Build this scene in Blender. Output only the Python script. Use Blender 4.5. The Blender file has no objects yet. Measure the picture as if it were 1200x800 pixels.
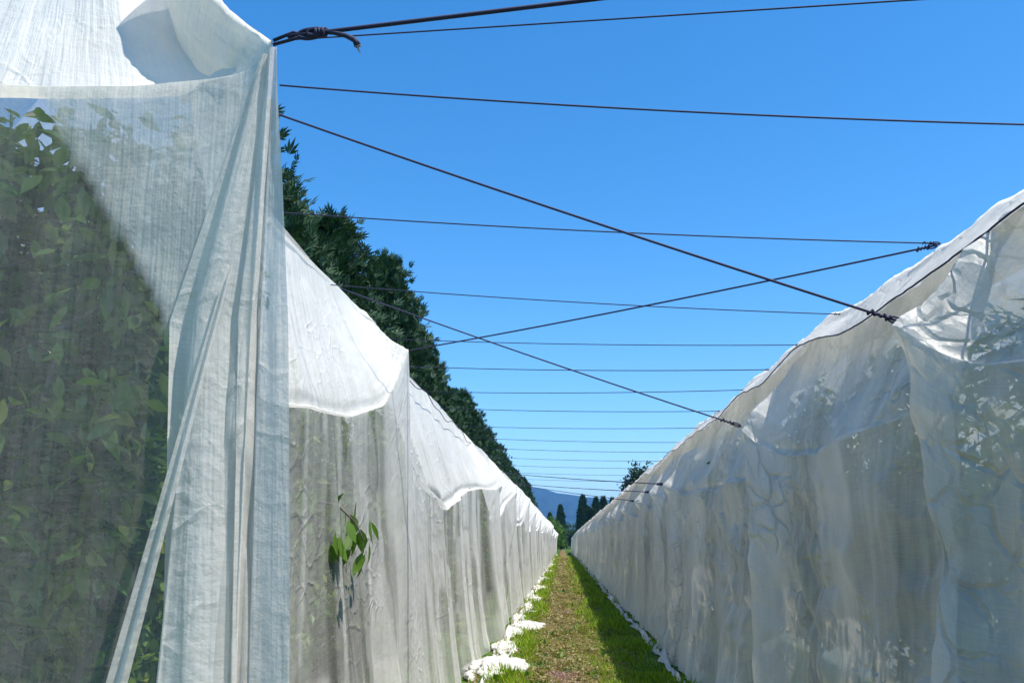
import bpy, bmesh, math, random
import numpy as np
from mathutils import Vector, Matrix

S = bpy.context.scene
C = S.collection
R = math.radians
rng = np.random.default_rng(7)
random.seed(7)

# ------------------------------------------------------------------ camera
cam_d = bpy.data.cameras.new('camera')
cam_d.sensor_width = 36.0
cam_d.lens = 30.0
cam_d.clip_start = 0.05
cam_d.clip_end = 30000
cam = bpy.data.objects.new('camera', cam_d)
C.objects.link(cam)
cam.location = (0, 0, 1.75)
cam.rotation_euler = (R(90 + 13.28), 0, R(3.34))
S.camera = cam

# ------------------------------------------------------------------ sky, sun, exposure
SUN_EL, SUN_AZ = 65.0, 120.0            # azimuth measured from +Y towards +X
w = bpy.data.worlds.new('World')
S.world = w
w.use_nodes = True
wn = w.node_tree
sky = wn.nodes.new('ShaderNodeTexSky')
sky.sky_type = 'NISHITA'
sky.sun_disc = False
sky.sun_elevation = R(SUN_EL)
sky.sun_rotation = R(SUN_AZ)
sky.altitude = 200
sky.air_density = 1.0
sky.dust_density = 0.2
sky.ozone_density = 4.0
bg = wn.nodes['Background']
bg.inputs['Strength'].default_value = 0.15
hs = wn.nodes.new('ShaderNodeHueSaturation')
hs.inputs['Saturation'].default_value = 1.30
hs.inputs['Hue'].default_value = 0.497
wn.links.new(sky.outputs['Color'], hs.inputs['Color'])
wn.links.new(hs.outputs['Color'], bg.inputs['Color'])

sd = bpy.data.lights.new('sun', 'SUN')
sd.energy = 5.0
sd.angle = R(0.5)
sd.color = (1.0, 0.95, 0.87)
sun = bpy.data.objects.new('sun', sd)
C.objects.link(sun)
sun.location = (30, 30, 60)
sv = Vector((math.cos(R(SUN_EL)) * math.sin(R(SUN_AZ)), math.cos(R(SUN_EL)) * math.cos(R(SUN_AZ)), math.sin(R(SUN_EL))))
sun.rotation_euler = sv.to_track_quat('Z', 'Y').to_euler()

S.view_settings.view_transform = 'Standard'
S.view_settings.look = 'None'
S.view_settings.gamma = 1.0
S.view_settings.exposure = 0.64
S.render.engine = 'CYCLES'
S.cycles.max_bounces = 10
S.cycles.diffuse_bounces = 5
S.cycles.transmission_bounces = 6
S.cycles.transparent_max_bounces = 24
S.cycles.volume_bounces = 0
S.cycles.use_denoising = True
S.cycles.adaptive_threshold = 0.02


# ------------------------------------------------------------------ noise helpers (numpy)
def _hash(ix, iy, seed):
    h = (ix.astype(np.int64) * 374761393 + iy.astype(np.int64) * 668265263 + seed * 982451653) & 0xffffffff
    h = ((h ^ (h >> 13)) * 1274126177) & 0xffffffff
    h = h ^ (h >> 16)
    return (h & 0xffffff) / float(0xffffff) * 2 - 1


def vnoise(x, y, seed=0):
    x = np.asarray(x, float)
    y = np.asarray(y, float)
    x, y = np.broadcast_arrays(x, y)
    ix = np.floor(x)
    iy = np.floor(y)
    fx = x - ix
    fy = y - iy
    ux = fx * fx * fx * (fx * (fx * 6 - 15) + 10)
    uy = fy * fy * fy * (fy * (fy * 6 - 15) + 10)
    a = _hash(ix, iy, seed)
    b = _hash(ix + 1, iy, seed)
    c = _hash(ix, iy + 1, seed)
    d = _hash(ix + 1, iy + 1, seed)
    return a + (b - a) * ux + (c - a) * uy + (a - b - c + d) * ux * uy


def fbm(x, y, seed=0, o=4):
    s = 0
    a = 0.5
    for k in range(o):
        s = s + a * vnoise(np.asarray(x) * 2 ** k + 3.1 * k, np.asarray(y) * 2 ** k - 1.7 * k, seed + k)
        a *= 0.5
    return s


def ridged(x, y, seed=0, o=3):
    s = 0
    a = 0.6
    for k in range(o):
        s = s + a * (1 - 2 * np.abs(vnoise(np.asarray(x) * 2 ** k, np.asarray(y) * 2 ** k, seed + k)))
        a *= 0.5
    return s


def facet(x, y, seed=0):
    """upper envelope of randomly tilted cushions: straight creases between crumpled facets"""
    x, y = np.broadcast_arrays(np.asarray(x, float), np.asarray(y, float))
    ix = np.floor(x)
    iy = np.floor(y)
    h = np.full(x.shape, -9.0)
    for dx in (-1, 0, 1):
        for dy in (-1, 0, 1):
            cx, cy = ix + dx, iy + dy
            px = x - (cx + 0.5 + 0.45 * _hash(cx, cy, seed))
            py = y - (cy + 0.5 + 0.45 * _hash(cx, cy, seed + 1))
            h = np.maximum(h, 0.2 * _hash(cx, cy, seed + 2) + 0.45 * (_hash(cx, cy, seed + 3) * px + _hash(cx, cy, seed + 4) * py) - 0.55 * (px * px + py * py))
    return h


def sstep(a, b, x):
    t = np.clip((np.asarray(x, float) - a) / (b - a), 0, 1)
    return t * t * (3 - 2 * t)


# ------------------------------------------------------------------ object helpers
def tag(o, label=None, cat=None, group=None, kind=None):
    if label: o['label'] = label
    if cat: o['category'] = cat
    if group: o['group'] = group
    if kind: o['kind'] = kind
    return o


def empty(name, loc=(0, 0, 0), rz=0.0):
    o = bpy.data.objects.new(name, None)
    o.empty_display_size = 0.2
    C.objects.link(o)
    o.location = loc
    o.rotation_euler = (0, 0, rz)
    return o


def link(name, me, parent=None, loc=None):
    o = bpy.data.objects.new(name, me)
    C.objects.link(o)
    if parent is not None: o.parent = parent
    if loc is not None: o.location = loc
    return o


def npmesh(name, V, F, mat=None, smooth=True, uv=None, attrs=None, mi=None):
    """F: (n,k) int array of equal-sized faces, or list of such arrays."""
    Fs = F if isinstance(F, list) else [F]
    Fs = [np.asarray(f, np.int32) for f in Fs if len(f)]
    V = np.asarray(V, np.float32)
    me = bpy.data.meshes.new(name)
    me.vertices.add(len(V))
    me.vertices.foreach_set('co', V.ravel())
    loops = np.concatenate([f.ravel() for f in Fs])
    sizes = np.concatenate([np.full(len(f), f.shape[1], np.int32) for f in Fs])
    starts = np.concatenate([[0], np.cumsum(sizes)[:-1]]).astype(np.int32)
    me.loops.add(len(loops))
    me.loops.foreach_set('vertex_index', loops)
    me.polygons.add(len(sizes))
    me.polygons.foreach_set('loop_start', starts)
    me.polygons.foreach_set('loop_total', sizes)
    me.polygons.foreach_set('use_smooth', np.full(len(sizes), smooth))
    if mi is not None: me.polygons.foreach_set('material_index', np.asarray(mi, np.int32))
    if uv is not None:
        l = me.uv_layers.new(name='UVMap')
        l.data.foreach_set('uv', np.asarray(uv, np.float32)[loops].ravel())
    for k, a in (attrs or {}).items():
        at = me.attributes.new(k, 'FLOAT', 'POINT')
        at.data.foreach_set('value', np.asarray(a, np.float32).ravel())
    me.update(calc_edges=True)
    me.validate()
    for m in (mat if isinstance(mat, list) else [mat] if mat else []): me.materials.append(m)
    return me


def grid_faces(nr, nc):
    i, j = np.meshgrid(np.arange(nr - 1), np.arange(nc - 1), indexing='ij')
    a = (i * nc + j).ravel()
    return np.stack([a, a + 1, a + nc + 1, a + nc], 1)


def tube(pts, rad, n=6, caps=True):
    """swept tube through pts; rad scalar or per point. returns V, [quads, tris]"""
    P = np.asarray(pts, float)
    m = len(P)
    r = np.broadcast_to(np.asarray(rad, float), (m,))
    T = np.gradient(P, axis=0)
    T /= np.linalg.norm(T, axis=1, keepdims=True) + 1e-12
    up = np.array([0, 0, 1.0]) if abs(T[0][2]) < 0.9 else np.array([1.0, 0, 0])
    N = np.zeros_like(P)
    nrm = np.cross(T[0], up)
    for i in range(m):
        nrm = nrm - T[i] * np.dot(nrm, T[i])
        nrm /= np.linalg.norm(nrm) + 1e-12
        N[i] = nrm
    B = np.cross(T, N)
    a = np.arange(n) / n * 2 * math.pi
    V = P[:, None, :] + r[:, None, None] * (np.cos(a)[None, :, None] * N[:, None, :] + np.sin(a)[None, :, None] * B[:, None, :])
    V = V.reshape(-1, 3)
    i, j = np.meshgrid(np.arange(m - 1), np.arange(n), indexing='ij')
    i = i.ravel()
    j = j.ravel()
    jn = (j + 1) % n
    Q = np.stack([i * n + j, i * n + jn, (i + 1) * n + jn, (i + 1) * n + j], 1)
    V = np.vstack([V, P[:1], P[-1:]])
    k = np.arange(n)
    kn = (k + 1) % n
    T0 = np.stack([np.full(n, m * n), kn, k], 1)
    T1 = np.stack([np.full(n, m * n + 1), (m - 1) * n + k, (m - 1) * n + kn], 1)
    return V, [Q, np.vstack([T0, T1])]


class Acc:
    """collects vertex / face arrays into one mesh"""
    def __init__(self):
        self.V = []
        self.F = {}
        self.n = 0

    def add(self, V, Fs):
        for f in (Fs if isinstance(Fs, list) else [Fs]):
            f = np.asarray(f)
            if len(f): self.F.setdefault(f.shape[1], []).append(f + self.n)
        self.V.append(np.asarray(V, float))
        self.n += len(V)
        return self

    def mesh(self, name, mat, smooth=True, attrs=None):
        return npmesh(name, np.vstack(self.V), [np.vstack(f) for f in self.F.values()], mat, smooth, attrs=attrs)


def rot_rand(n, tilt=1.0):
    """n random rotation matrices: yaw anything, tilt limited"""
    yaw = rng.uniform(0, 2 * math.pi, n)
    pit = rng.normal(0, tilt, n)
    rol = rng.normal(0, tilt, n)
    cy, sy = np.cos(yaw), np.sin(yaw)
    cp, sp = np.cos(pit), np.sin(pit)
    cr, sr = np.cos(rol), np.sin(rol)
    z = np.zeros(n)
    o = np.ones(n)
    Rz = np.stack([np.stack([cy, -sy, z], 1), np.stack([sy, cy, z], 1), np.stack([z, z, o], 1)], 1)
    Rx = np.stack([np.stack([o, z, z], 1), np.stack([z, cp, -sp], 1), np.stack([z, sp, cp], 1)], 1)
    Ry = np.stack([np.stack([cr, z, sr], 1), np.stack([z, o, z], 1), np.stack([-sr, z, cr], 1)], 1)
    return Rz @ Rx @ Ry


def scatter(base_V, base_F, pos, rot, scl):
    n, k = len(pos), len(base_V)
    V = np.einsum('nij,kj->nki', rot, base_V) * np.asarray(scl).reshape(n, 1, 1) + pos[:, None, :]
    off = (np.arange(n) * k)[:, None, None]
    Fs = [(np.asarray(f)[None] + off).reshape(-1, np.asarray(f).shape[1]) for f in base_F]
    return V.reshape(-1, 3), Fs


# ------------------------------------------------------------------ materials
def new_mat(name):
    m = bpy.data.materials.new(name)
    m.use_nodes = True
    nt = m.node_tree
    nt.nodes.clear()
    out = nt.nodes.new('ShaderNodeOutputMaterial')
    return m, nt, out


def N(nt, t, **kw):
    n = nt.nodes.new(t)
    for k, v in kw.items():
        if k in n.inputs: n.inputs[k].default_value = v
        else: setattr(n, k, v)
    return n


def math_node(nt, op, a, b=None, clamp=False):
    n = nt.nodes.new('ShaderNodeMath')
    n.operation = op
    n.use_clamp = clamp
    for i, x in enumerate((a, b)):
        if x is None: continue
        if isinstance(x, (int, float)): n.inputs[i].default_value = x
        else: nt.links.new(x, n.inputs[i])
    return n.outputs[0]


def ramp(nt, fac, stops):
    r = nt.nodes.new('ShaderNodeValToRGB')
    e = r.color_ramp.elements
    while len(e) < len(stops): e.new(0.5)
    for x, (p, c) in zip(e, stops):
        x.position = p
        x.color = (*c, 1) if len(c) == 3 else c
    nt.links.new(fac, r.inputs[0])
    return r.outputs[0]


def simple_mat(name, col, rough=0.6, noise=0.0, scale=8.0, metallic=0.0):
    m, nt, out = new_mat(name)
    b = N(nt, 'ShaderNodeBsdfPrincipled', Roughness=rough, Metallic=metallic)
    if noise:
        tc = N(nt, 'ShaderNodeTexCoord')
        nz = N(nt, 'ShaderNodeTexNoise', Scale=scale, Detail=5.0)
        nt.links.new(tc.outputs['Object'], nz.inputs['Vector'])
        c = ramp(nt, nz.outputs['Fac'], [(0.3, tuple(x * (1 - noise) for x in col)), (0.7, tuple(min(1, x * (1 + noise)) for x in col))])
        nt.links.new(c, b.inputs['Base Color'])
        bp = N(nt, 'ShaderNodeBump', Strength=0.4, Distance=0.02)
        nt.links.new(nz.outputs['Fac'], bp.inputs['Height'])
        nt.links.new(bp.outputs[0], b.inputs['Normal'])
    else:
        b.inputs['Base Color'].default_value = (*col, 1)
    nt.links.new(b.outputs[0], out.inputs[0])
    return m


def leaf_mat(name, stops, trans=0.35, rough=0.45, spec=0.4):
    """foliage: colour varies leaf by leaf (random per island), part of the light comes through"""
    m, nt, out = new_mat(name)
    geo = N(nt, 'ShaderNodeNewGeometry')
    c = ramp(nt, geo.outputs['Random Per Island'], stops)
    b = N(nt, 'ShaderNodeBsdfPrincipled', Roughness=rough)
    b.inputs['Specular IOR Level'].default_value = spec
    nt.links.new(c, b.inputs['Base Color'])
    t = N(nt, 'ShaderNodeBsdfTranslucent')
    mul = N(nt, 'ShaderNodeMixRGB', blend_type='MULTIPLY', Fac=1.0)
    mul.inputs['Color2'].default_value = (1.25, 1.4, 0.5, 1)
    nt.links.new(c, mul.inputs['Color1'])
    nt.links.new(mul.outputs[0], t.inputs['Color'])
    mx = N(nt, 'ShaderNodeMixShader', Fac=trans)
    nt.links.new(b.outputs[0], mx.inputs[1])
    nt.links.new(t.outputs[0], mx.inputs[2])
    nt.links.new(mx.outputs[0], out.inputs[0])
    return m


def net_mat(name, thread, gain=0.0):
    """white woven insect netting. Every layer lets light pass straight through the holes of the weave; the
    threads scatter the rest on both sides. `layers` counts the plies lying on each other; a weave seen
    at a slant has smaller holes (the same law for the eye, the sun and the sky)."""
    m, nt, out = new_mat(name)
    uv = N(nt, 'ShaderNodeUVMap')
    sep = N(nt, 'ShaderNodeMapping')
    sep.inputs['Scale'].default_value = (7.0, 0.35, 1)
    nt.links.new(uv.outputs[0], sep.inputs['Vector'])
    st = N(nt, 'ShaderNodeTexNoise', Scale=1.0, Detail=4.0, Roughness=0.6)
    nt.links.new(sep.outputs[0], st.inputs['Vector'])
    bl = N(nt, 'ShaderNodeTexNoise', Scale=1.3, Detail=5.0, Roughness=0.6)
    nt.links.new(uv.outputs[0], bl.inputs['Vector'])
    lay = N(nt, 'ShaderNodeAttribute', attribute_name='layers')
    # optical depth of the weave per layer
    s = math_node(nt, 'MULTIPLY_ADD', st.outputs['Fac'], 1.3)
    s.node.inputs[2].default_value = 0.35
    dn = math_node(nt, 'MULTIPLY', s, lay.outputs['Fac'])
    wm = N(nt, 'ShaderNodeMapping')
    wm.inputs['Scale'].default_value = (6.0, 130.0, 1)
    nt.links.new(uv.outputs[0], wm.inputs['Vector'])
    wv = N(nt, 'ShaderNodeTexNoise', Scale=1.0, Detail=2.0)      # uneven weft threads
    nt.links.new(wm.outputs[0], wv.inputs['Vector'])
    wn_ = math_node(nt, 'MULTIPLY_ADD', wv.outputs['Fac'], 0.7)
    wn_.node.inputs[2].default_value = 0.65
    dn = math_node(nt, 'MULTIPLY', dn, wn_)
    dn = math_node(nt, 'MULTIPLY', dn, thread)
    cre = N(nt, 'ShaderNodeAttribute', attribute_name='crease')
    lw = N(nt, 'ShaderNodeLayerWeight', Blend=0.5)
    cosv = math_node(nt, 'SUBTRACT', 1.0, lw.outputs['Facing'])
    cosv = math_node(nt, 'POWER', math_node(nt, 'MAXIMUM', cosv, 0.1), 0.6)
    od = math_node(nt, 'DIVIDE', dn, cosv)
    T = math_node(nt, 'POWER', 2.718, math_node(nt, 'MULTIPLY', od, -1.0))
    tr = N(nt, 'ShaderNodeBsdfTransparent', Color=(1, 1, 1, 1))
    # fine crinkles
    vo = N(nt, 'ShaderNodeTexVoronoi', feature='DISTANCE_TO_EDGE', Scale=5.0)
    wob = N(nt, 'ShaderNodeTexNoise', Scale=3.0, Detail=3.0)
    nt.links.new(uv.outputs[0], wob.inputs['Vector'])
    ad = N(nt, 'ShaderNodeMixRGB', blend_type='ADD', Fac=0.3)
    nt.links.new(uv.outputs[0], ad.inputs['Color1'])
    nt.links.new(wob.outputs['Color'], ad.inputs['Color2'])
    nt.links.new(ad.outputs[0], vo.inputs['Vector'])
    crk = math_node(nt, 'MINIMUM', vo.outputs['Distance'], 0.12)
    msk = N(nt, 'ShaderNodeTexNoise', Scale=0.9, Detail=2.0)
    nt.links.new(uv.outputs[0], msk.inputs['Vector'])
    mk = ramp(nt, msk.outputs['Fac'], [(0.45, (0, 0, 0)), (0.62, (1, 1, 1))])
    crk = math_node(nt, 'MULTIPLY', math_node(nt, 'MULTIPLY', crk, math_node(nt, 'MULTIPLY', cre.outputs['Fac'], 0.11)), mk)
    fine = N(nt, 'ShaderNodeTexNoise', Scale=14.0, Detail=6.0, Roughness=0.65)
    nt.links.new(uv.outputs[0], fine.inputs['Vector'])
    hgt = math_node(nt, 'ADD', crk, math_node(nt, 'MULTIPLY', fine.outputs['Fac'], 0.008))
    hgt = math_node(nt, 'ADD', hgt, math_node(nt, 'MULTIPLY', st.outputs['Fac'], 0.03))
    bp = N(nt, 'ShaderNodeBump', Strength=0.9, Distance=1.0)
    nt.links.new(hgt, bp.inputs['Height'])
    col = ramp(nt, bl.outputs['Fac'], [(0.3, (0.73, 0.705, 0.645)), (0.65, (0.84, 0.815, 0.755))])
    df = N(nt, 'ShaderNodeBsdfDiffuse')
    tl = N(nt, 'ShaderNodeBsdfTranslucent')
    nt.links.new(col, df.inputs['Color'])
    nt.links.new(col, tl.inputs['Color'])
    nt.links.new(bp.outputs[0], df.inputs['Normal'])
    nt.links.new(bp.outputs[0], tl.inputs['Normal'])
    gl = N(nt, 'ShaderNodeBsdfGlossy', Color=(1, 1, 1, 1), Roughness=0.42)
    nt.links.new(bp.outputs[0], gl.inputs['Normal'])
    mx = N(nt, 'ShaderNodeMixShader', Fac=0.40)
    nt.links.new(df.outputs[0], mx.inputs[1])
    nt.links.new(tl.outputs[0], mx.inputs[2])
    mg = N(nt, 'ShaderNodeMixShader', Fac=0.03)
    nt.links.new(mx.outputs[0], mg.inputs[1])
    nt.links.new(gl.outputs[0], mg.inputs[2])
    ms = N(nt, 'ShaderNodeMixShader')
    nt.links.new(T, ms.inputs[0])
    nt.links.new(mg.outputs[0], ms.inputs[1])
    nt.links.new(tr.outputs[0], ms.inputs[2])
    nt.links.new(ms.outputs[0], out.inputs[0])
    return m


M_net = net_mat('netting', 0.52)
M_rope = simple_mat('dark_rope', (0.012, 0.013, 0.05), 0.75)
M_wire = simple_mat('dark_wire', (0.009, 0.011, 0.045), 0.75)
M_fray = simple_mat('frayed_fibre', (0.25, 0.24, 0.3), 0.8)
M_bark = simple_mat('bark', (0.10, 0.085, 0.07), 0.9, 0.4, 14)
M_post = simple_mat('grey_post', (0.20, 0.195, 0.18), 0.9, 0.25, 6)
M_leaf = leaf_mat('fruit_leaf', [(0.0, (0.045, 0.10, 0.018)), (0.5, (0.085, 0.17, 0.022)), (0.8, (0.14, 0.23, 0.03)), (1.0, (0.24, 0.27, 0.04))], 0.35, 0.4, 0.5)
M_conifer = leaf_mat('conifer_spray', [(0.0, (0.013, 0.040, 0.020)), (0.6, (0.022, 0.062, 0.028)), (1.0, (0.045, 0.095, 0.035))], 0.12, 0.6, 0.25)
M_bush = leaf_mat('bush_leaf', [(0.0, (0.04, 0.10, 0.015)), (0.6, (0.08, 0.17, 0.02)), (1.0, (0.14, 0.22, 0.04))], 0.35, 0.5, 0.3)
M_far = leaf_mat('far_tree_leaf', [(0.0, (0.015, 0.04, 0.02)), (0.6, (0.03, 0.065, 0.028)), (1.0, (0.05, 0.09, 0.03))], 0.15, 0.6, 0.2)
M_grass = leaf_mat('grass_blade', [(0.0, (0.09, 0.18, 0.008)), (0.5, (0.18, 0.29, 0.010)), (0.9, (0.28, 0.36, 0.018)), (1.0, (0.34, 0.31, 0.05))], 0.4, 0.5, 0.3)
M_clover = leaf_mat('clover_leaf', [(0.0, (0.10, 0.08, 0.025)), (0.4, (0.19, 0.155, 0.045)), (0.75, (0.25, 0.20, 0.08)), (1.0, (0.42, 0.36, 0.20))], 0.3, 0.5, 0.3)
M_dry = leaf_mat('dry_flower_head', [(0.0, (0.16, 0.085, 0.06)), (0.5, (0.30, 0.165, 0.14)), (0.85, (0.42, 0.30, 0.26)), (1.0, (0.5, 0.43, 0.34))], 0.15, 0.8, 0.1)

# ------------------------------------------------------------------ ground, path, hills
def ground_material():
    m, nt, out = new_mat('orchard_soil_and_grass')
    tc = N(nt, 'ShaderNodeTexCoord')
    n1 = N(nt, 'ShaderNodeTexNoise', Scale=0.6, Detail=8.0, Roughness=0.65)
    n2 = N(nt, 'ShaderNodeTexNoise', Scale=9.0, Detail=6.0)
    nt.links.new(tc.outputs['Object'], n1.inputs['Vector'])
    nt.links.new(tc.outputs['Object'], n2.inputs['Vector'])
    c1 = ramp(nt, n1.outputs['Fac'], [(0.35, (0.045, 0.09, 0.012)), (0.5, (0.075, 0.14, 0.016)), (0.68, (0.11, 0.17, 0.03))])
    c2 = ramp(nt, n2.outputs['Fac'], [(0.3, (0.45, 0.5, 0.4)), (0.7, (1, 1, 1))])
    mu = N(nt, 'ShaderNodeMixRGB', blend_type='MULTIPLY', Fac=1.0)
    nt.links.new(c1, mu.inputs[1])
    nt.links.new(c2, mu.inputs[2])
    b = N(nt, 'ShaderNodeBsdfPrincipled', Roughness=0.95)
    b.inputs['Specular IOR Level'].default_value = 0.1
    nt.links.new(mu.outputs[0], b.inputs['Base Color'])
    bp = N(nt, 'ShaderNodeBump', Strength=0.6, Distance=0.05)
    nt.links.new(n2.outputs['Fac'], bp.inputs['Height'])
    nt.links.new(bp.outputs[0], b.inputs['Normal'])
    nt.links.new(b.outputs[0], out.inputs[0])
    return m


def path_material():
    m, nt, out = new_mat('trodden_path')
    tc = N(nt, 'ShaderNodeTexCoord')
    n1 = N(nt, 'ShaderNodeTexNoise', Scale=0.5, Detail=7.0, Roughness=0.7)
    n2 = N(nt, 'ShaderNodeTexNoise', Scale=22.0, Detail=5.0)
    nt.links.new(tc.outputs['Object'], n1.inputs['Vector'])
    nt.links.new(tc.outputs['Object'], n2.inputs['Vector'])
    c1 = ramp(nt, n1.outputs['Fac'], [(0.32, (0.17, 0.135, 0.035)), (0.48, (0.22, 0.15, 0.07)), (0.62, (0.27, 0.17, 0.13)), (0.75, (0.20, 0.16, 0.06))])
    c2 = ramp(nt, n2.outputs['Fac'], [(0.3, (0.45, 0.45, 0.4)), (0.7, (1, 1, 1))])
    mu = N(nt, 'ShaderNodeMixRGB', blend_type='MULTIPLY', Fac=1.0)
    nt.links.new(c1, mu.inputs[1])
    nt.links.new(c2, mu.inputs[2])
    b = N(nt, 'ShaderNodeBsdfPrincipled', Roughness=0.95)
    b.inputs['Specular IOR Level'].default_value = 0.1
    nt.links.new(mu.outputs[0], b.inputs['Base Color'])
    bp = N(nt, 'ShaderNodeBump', Strength=0.7, Distance=0.04)
    nt.links.new(n2.outputs['Fac'], bp.inputs['Height'])
    nt.links.new(bp.outputs[0], b.inputs['Normal'])
    nt.links.new(b.outputs[0], out.inputs[0])
    return m


xs = np.concatenate([[-9000, -4000, -1500, -500, -150, -50, -20], np.linspace(-10, 10, 21), [20, 50, 150, 500, 1500, 4000, 9000]])
ys = np.concatenate([[-300, -60, -15], np.linspace(-5, 60, 66), [70, 90, 120, 160, 220, 320, 500, 900, 1600, 3000, 6000, 10000]])
gx, gy = np.meshgrid(xs, ys)
gz = 0.02 * fbm(gx * 0.7, gy * 0.5, 5) * sstep(25, 8, np.abs(gx)) - 0.012
V = np.stack([gx, gy, gz], -1).reshape(-1, 3)
tag(link('ground', npmesh('ground', V, grid_faces(len(ys), len(xs)), ground_material())), kind='structure')

ys = np.concatenate([np.linspace(-4, 60, 257), np.linspace(60, 230, 120)[1:]])
tt = np.linspace(-1, 1, 9)
wl = -0.62 + 0.22 * fbm(ys * 0.45, ys * 0 + 2, 11)
wr = 0.46 + 0.22 * fbm(ys * 0.4, ys * 0 + 7, 12)
px_ = wl[:, None] + (wr - wl)[:, None] * (tt[None] + 1) / 2
V = np.stack([px_, np.repeat(ys[:, None], 9, 1), np.repeat((0.015 + 0.01 * fbm(ys * 0.8, ys * 0, 3))[:, None], 9, 1) * (1 - 0.9 * tt[None] ** 4) + 0.004], -1)
tag(link('path', npmesh('path', V.reshape(-1, 3), grid_faces(len(ys), 9), path_material())), kind='structure')


def hill(name, y0, depth, prof, seed, x0, x1, nx=260, ny=24):
    X = np.linspace(x0, x1, nx)
    t = np.linspace(-1, 1, ny)
    top = prof(X)
    Z = top[None] * np.cos(t * math.pi / 2)[:, None] ** 1.3
    XX = np.repeat(X[None], ny, 0)
    YY = np.repeat((y0 + t * depth)[:, None], nx, 1)
    Z = Z * (1 + 0.12 * fbm(XX / 260, YY / 260, seed, 5)) - 3
    m = simple_mat(name + '_forest', (0.014, 0.034, 0.022), 0.95, 0.5, 0.02)
    tag(link(name, npmesh(name, np.stack([XX, YY, Z], -1).reshape(-1, 3), grid_faces(ny, nx), m)), kind='structure')


hill('hills', 4600, 700, lambda x: 268 - 0.14 * np.clip(x, -600, 900) + 26 * fbm(x / 700, x * 0, 4, 4), 8, -6000, 6000)
hill('hills', 2300, 350, lambda x: 62 + 14 * fbm(x / 300, x * 0 + 3, 4, 4), 18, -4000, 4000)


# ------------------------------------------------------------------ netting
def pbd(P, w, hold, eh, ev, its=110, g=0.0012, hfree=1.0):
    """position based draping of a (rows, cols, 3) cloth grid. w: 0 pinned .. 1 free; hold: pull towards the start"""
    P0 = P.copy()
    Lh = np.linalg.norm(P[:, 1:] - P[:, :-1], axis=2) * eh
    Lv = np.linalg.norm(P[1:] - P[:-1], axis=2) * ev
    W = w[..., None]
    # start from a lightly buckled surface
    prev = P.copy()

    def con(A, B, wa, wb, L, only_short=False, k=1.0):
        d = B - A
        l = np.sqrt((d * d).sum(-1)) + 1e-9
        c = (l - L) / l * k
        if only_short: c = np.minimum(c, 0)
        s = wa + wb
        c = c / np.maximum(s, 1e-6)
        d *= c[..., None]
        A += d * wa[..., None]
        B -= d * wb[..., None]

    L2h = (Lh[:, 1:] + Lh[:, :-1])
    L2v = (Lv[1:] + Lv[:-1])
    for it in range(its):
        v = (P - prev) * 0.93
        prev = P.copy()
        P = P + v * W
        P[..., 2] -= g * w
        P += (P0 - P) * (hold * w)[..., None]
        for rep in range(2):
            for o in (0, 1):
                con(P[:, o:-1:2], P[:, o + 1::2], w[:, o:-1:2], w[:, o + 1::2], Lh[:, o::2])
                con(P[o:-1:2], P[o + 1::2], w[o:-1:2], w[o + 1::2], Lv[o::2])
        for o in (0, 1, 2, 3):
            A = P[:, o:-2:4]
            B = P[:, o + 2::4][:, :A.shape[1]]
            con(A, B, w[:, o:-2:4], w[:, o + 2::4][:, :A.shape[1]], 0.975 * L2h[:, o::4][:, :A.shape[1]], True, 0.5)
            A = P[o:-2:4]
            B = P[o + 2::4][:A.shape[0]]
            con(A, B, w[o:-2:4], w[o + 2::4][:A.shape[0]], 0.985 * L2v[o::4][:A.shape[0]], True, 0.5)
    return P


def up2(A, axis):
    """double the resolution along an axis with a Catmull-Rom curve"""
    A = np.moveaxis(A, axis, 0)
    p = np.concatenate([2 * A[:1] - A[1:2], A, 2 * A[-1:] - A[-2:-1]])
    mid = (-p[:-3] + 9 * p[1:-2] + 9 * p[2:-1] - p[3:]) / 16
    out = np.empty((2 * len(A) - 1,) + A.shape[1:])
    out[0::2] = A
    out[1::2] = mid
    return np.moveaxis(out, 0, axis)


def grid_normals(P):
    du = np.gradient(P, axis=1)
    dv = np.gradient(P, axis=0)
    n = np.cross(du, dv)
    return n / (np.linalg.norm(n, axis=2, keepdims=True) + 1e-9)


def resample_stations(st, step):
    """st: list of rows of control points (k,3); arclength by the eave control (index 1). -> cols (n,k,3), s, y"""
    K = np.array(st, float)
    seg = np.linalg.norm(np.diff(K[:, 1, :2], axis=0), axis=1) * 0.5 + np.linalg.norm(np.diff(K[:, 2, :2], axis=0), axis=1) * 0.5
    s = np.concatenate([[0], np.cumsum(seg)])
    ss = [0.0]
    while ss[-1] < s[-1]:
        x = ss[-1]
        yy = np.interp(x, s, K[:, 1, 1])
        ss.append(x + step(yy))
    ss[-1] = s[-1]
    ss = np.array(ss)
    cols = np.stack([np.stack([np.interp(ss, s, K[:, k, a]) for a in range(3)], 1) for k in range(K.shape[1])], 1)
    return cols, ss, s


def profile(cols, counts):
    """linear interpolation along the profile; -> P (rows, cols, 3), index of the first row of each control"""
    rows = []
    idx = [0]
    for k, c in enumerate(counts):
        for i in range(c):
            t = i / c
            rows.append(cols[:, k] * (1 - t) + cols[:, k + 1] * t)
        idx.append(idx[-1] + c)
    rows.append(cols[:, -1])
    return np.array(rows), idx


def step_near(d0, y0):
    return lambda y: d0 * max(1.0, max(y, 0.1) / y0) ** 1.35


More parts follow.
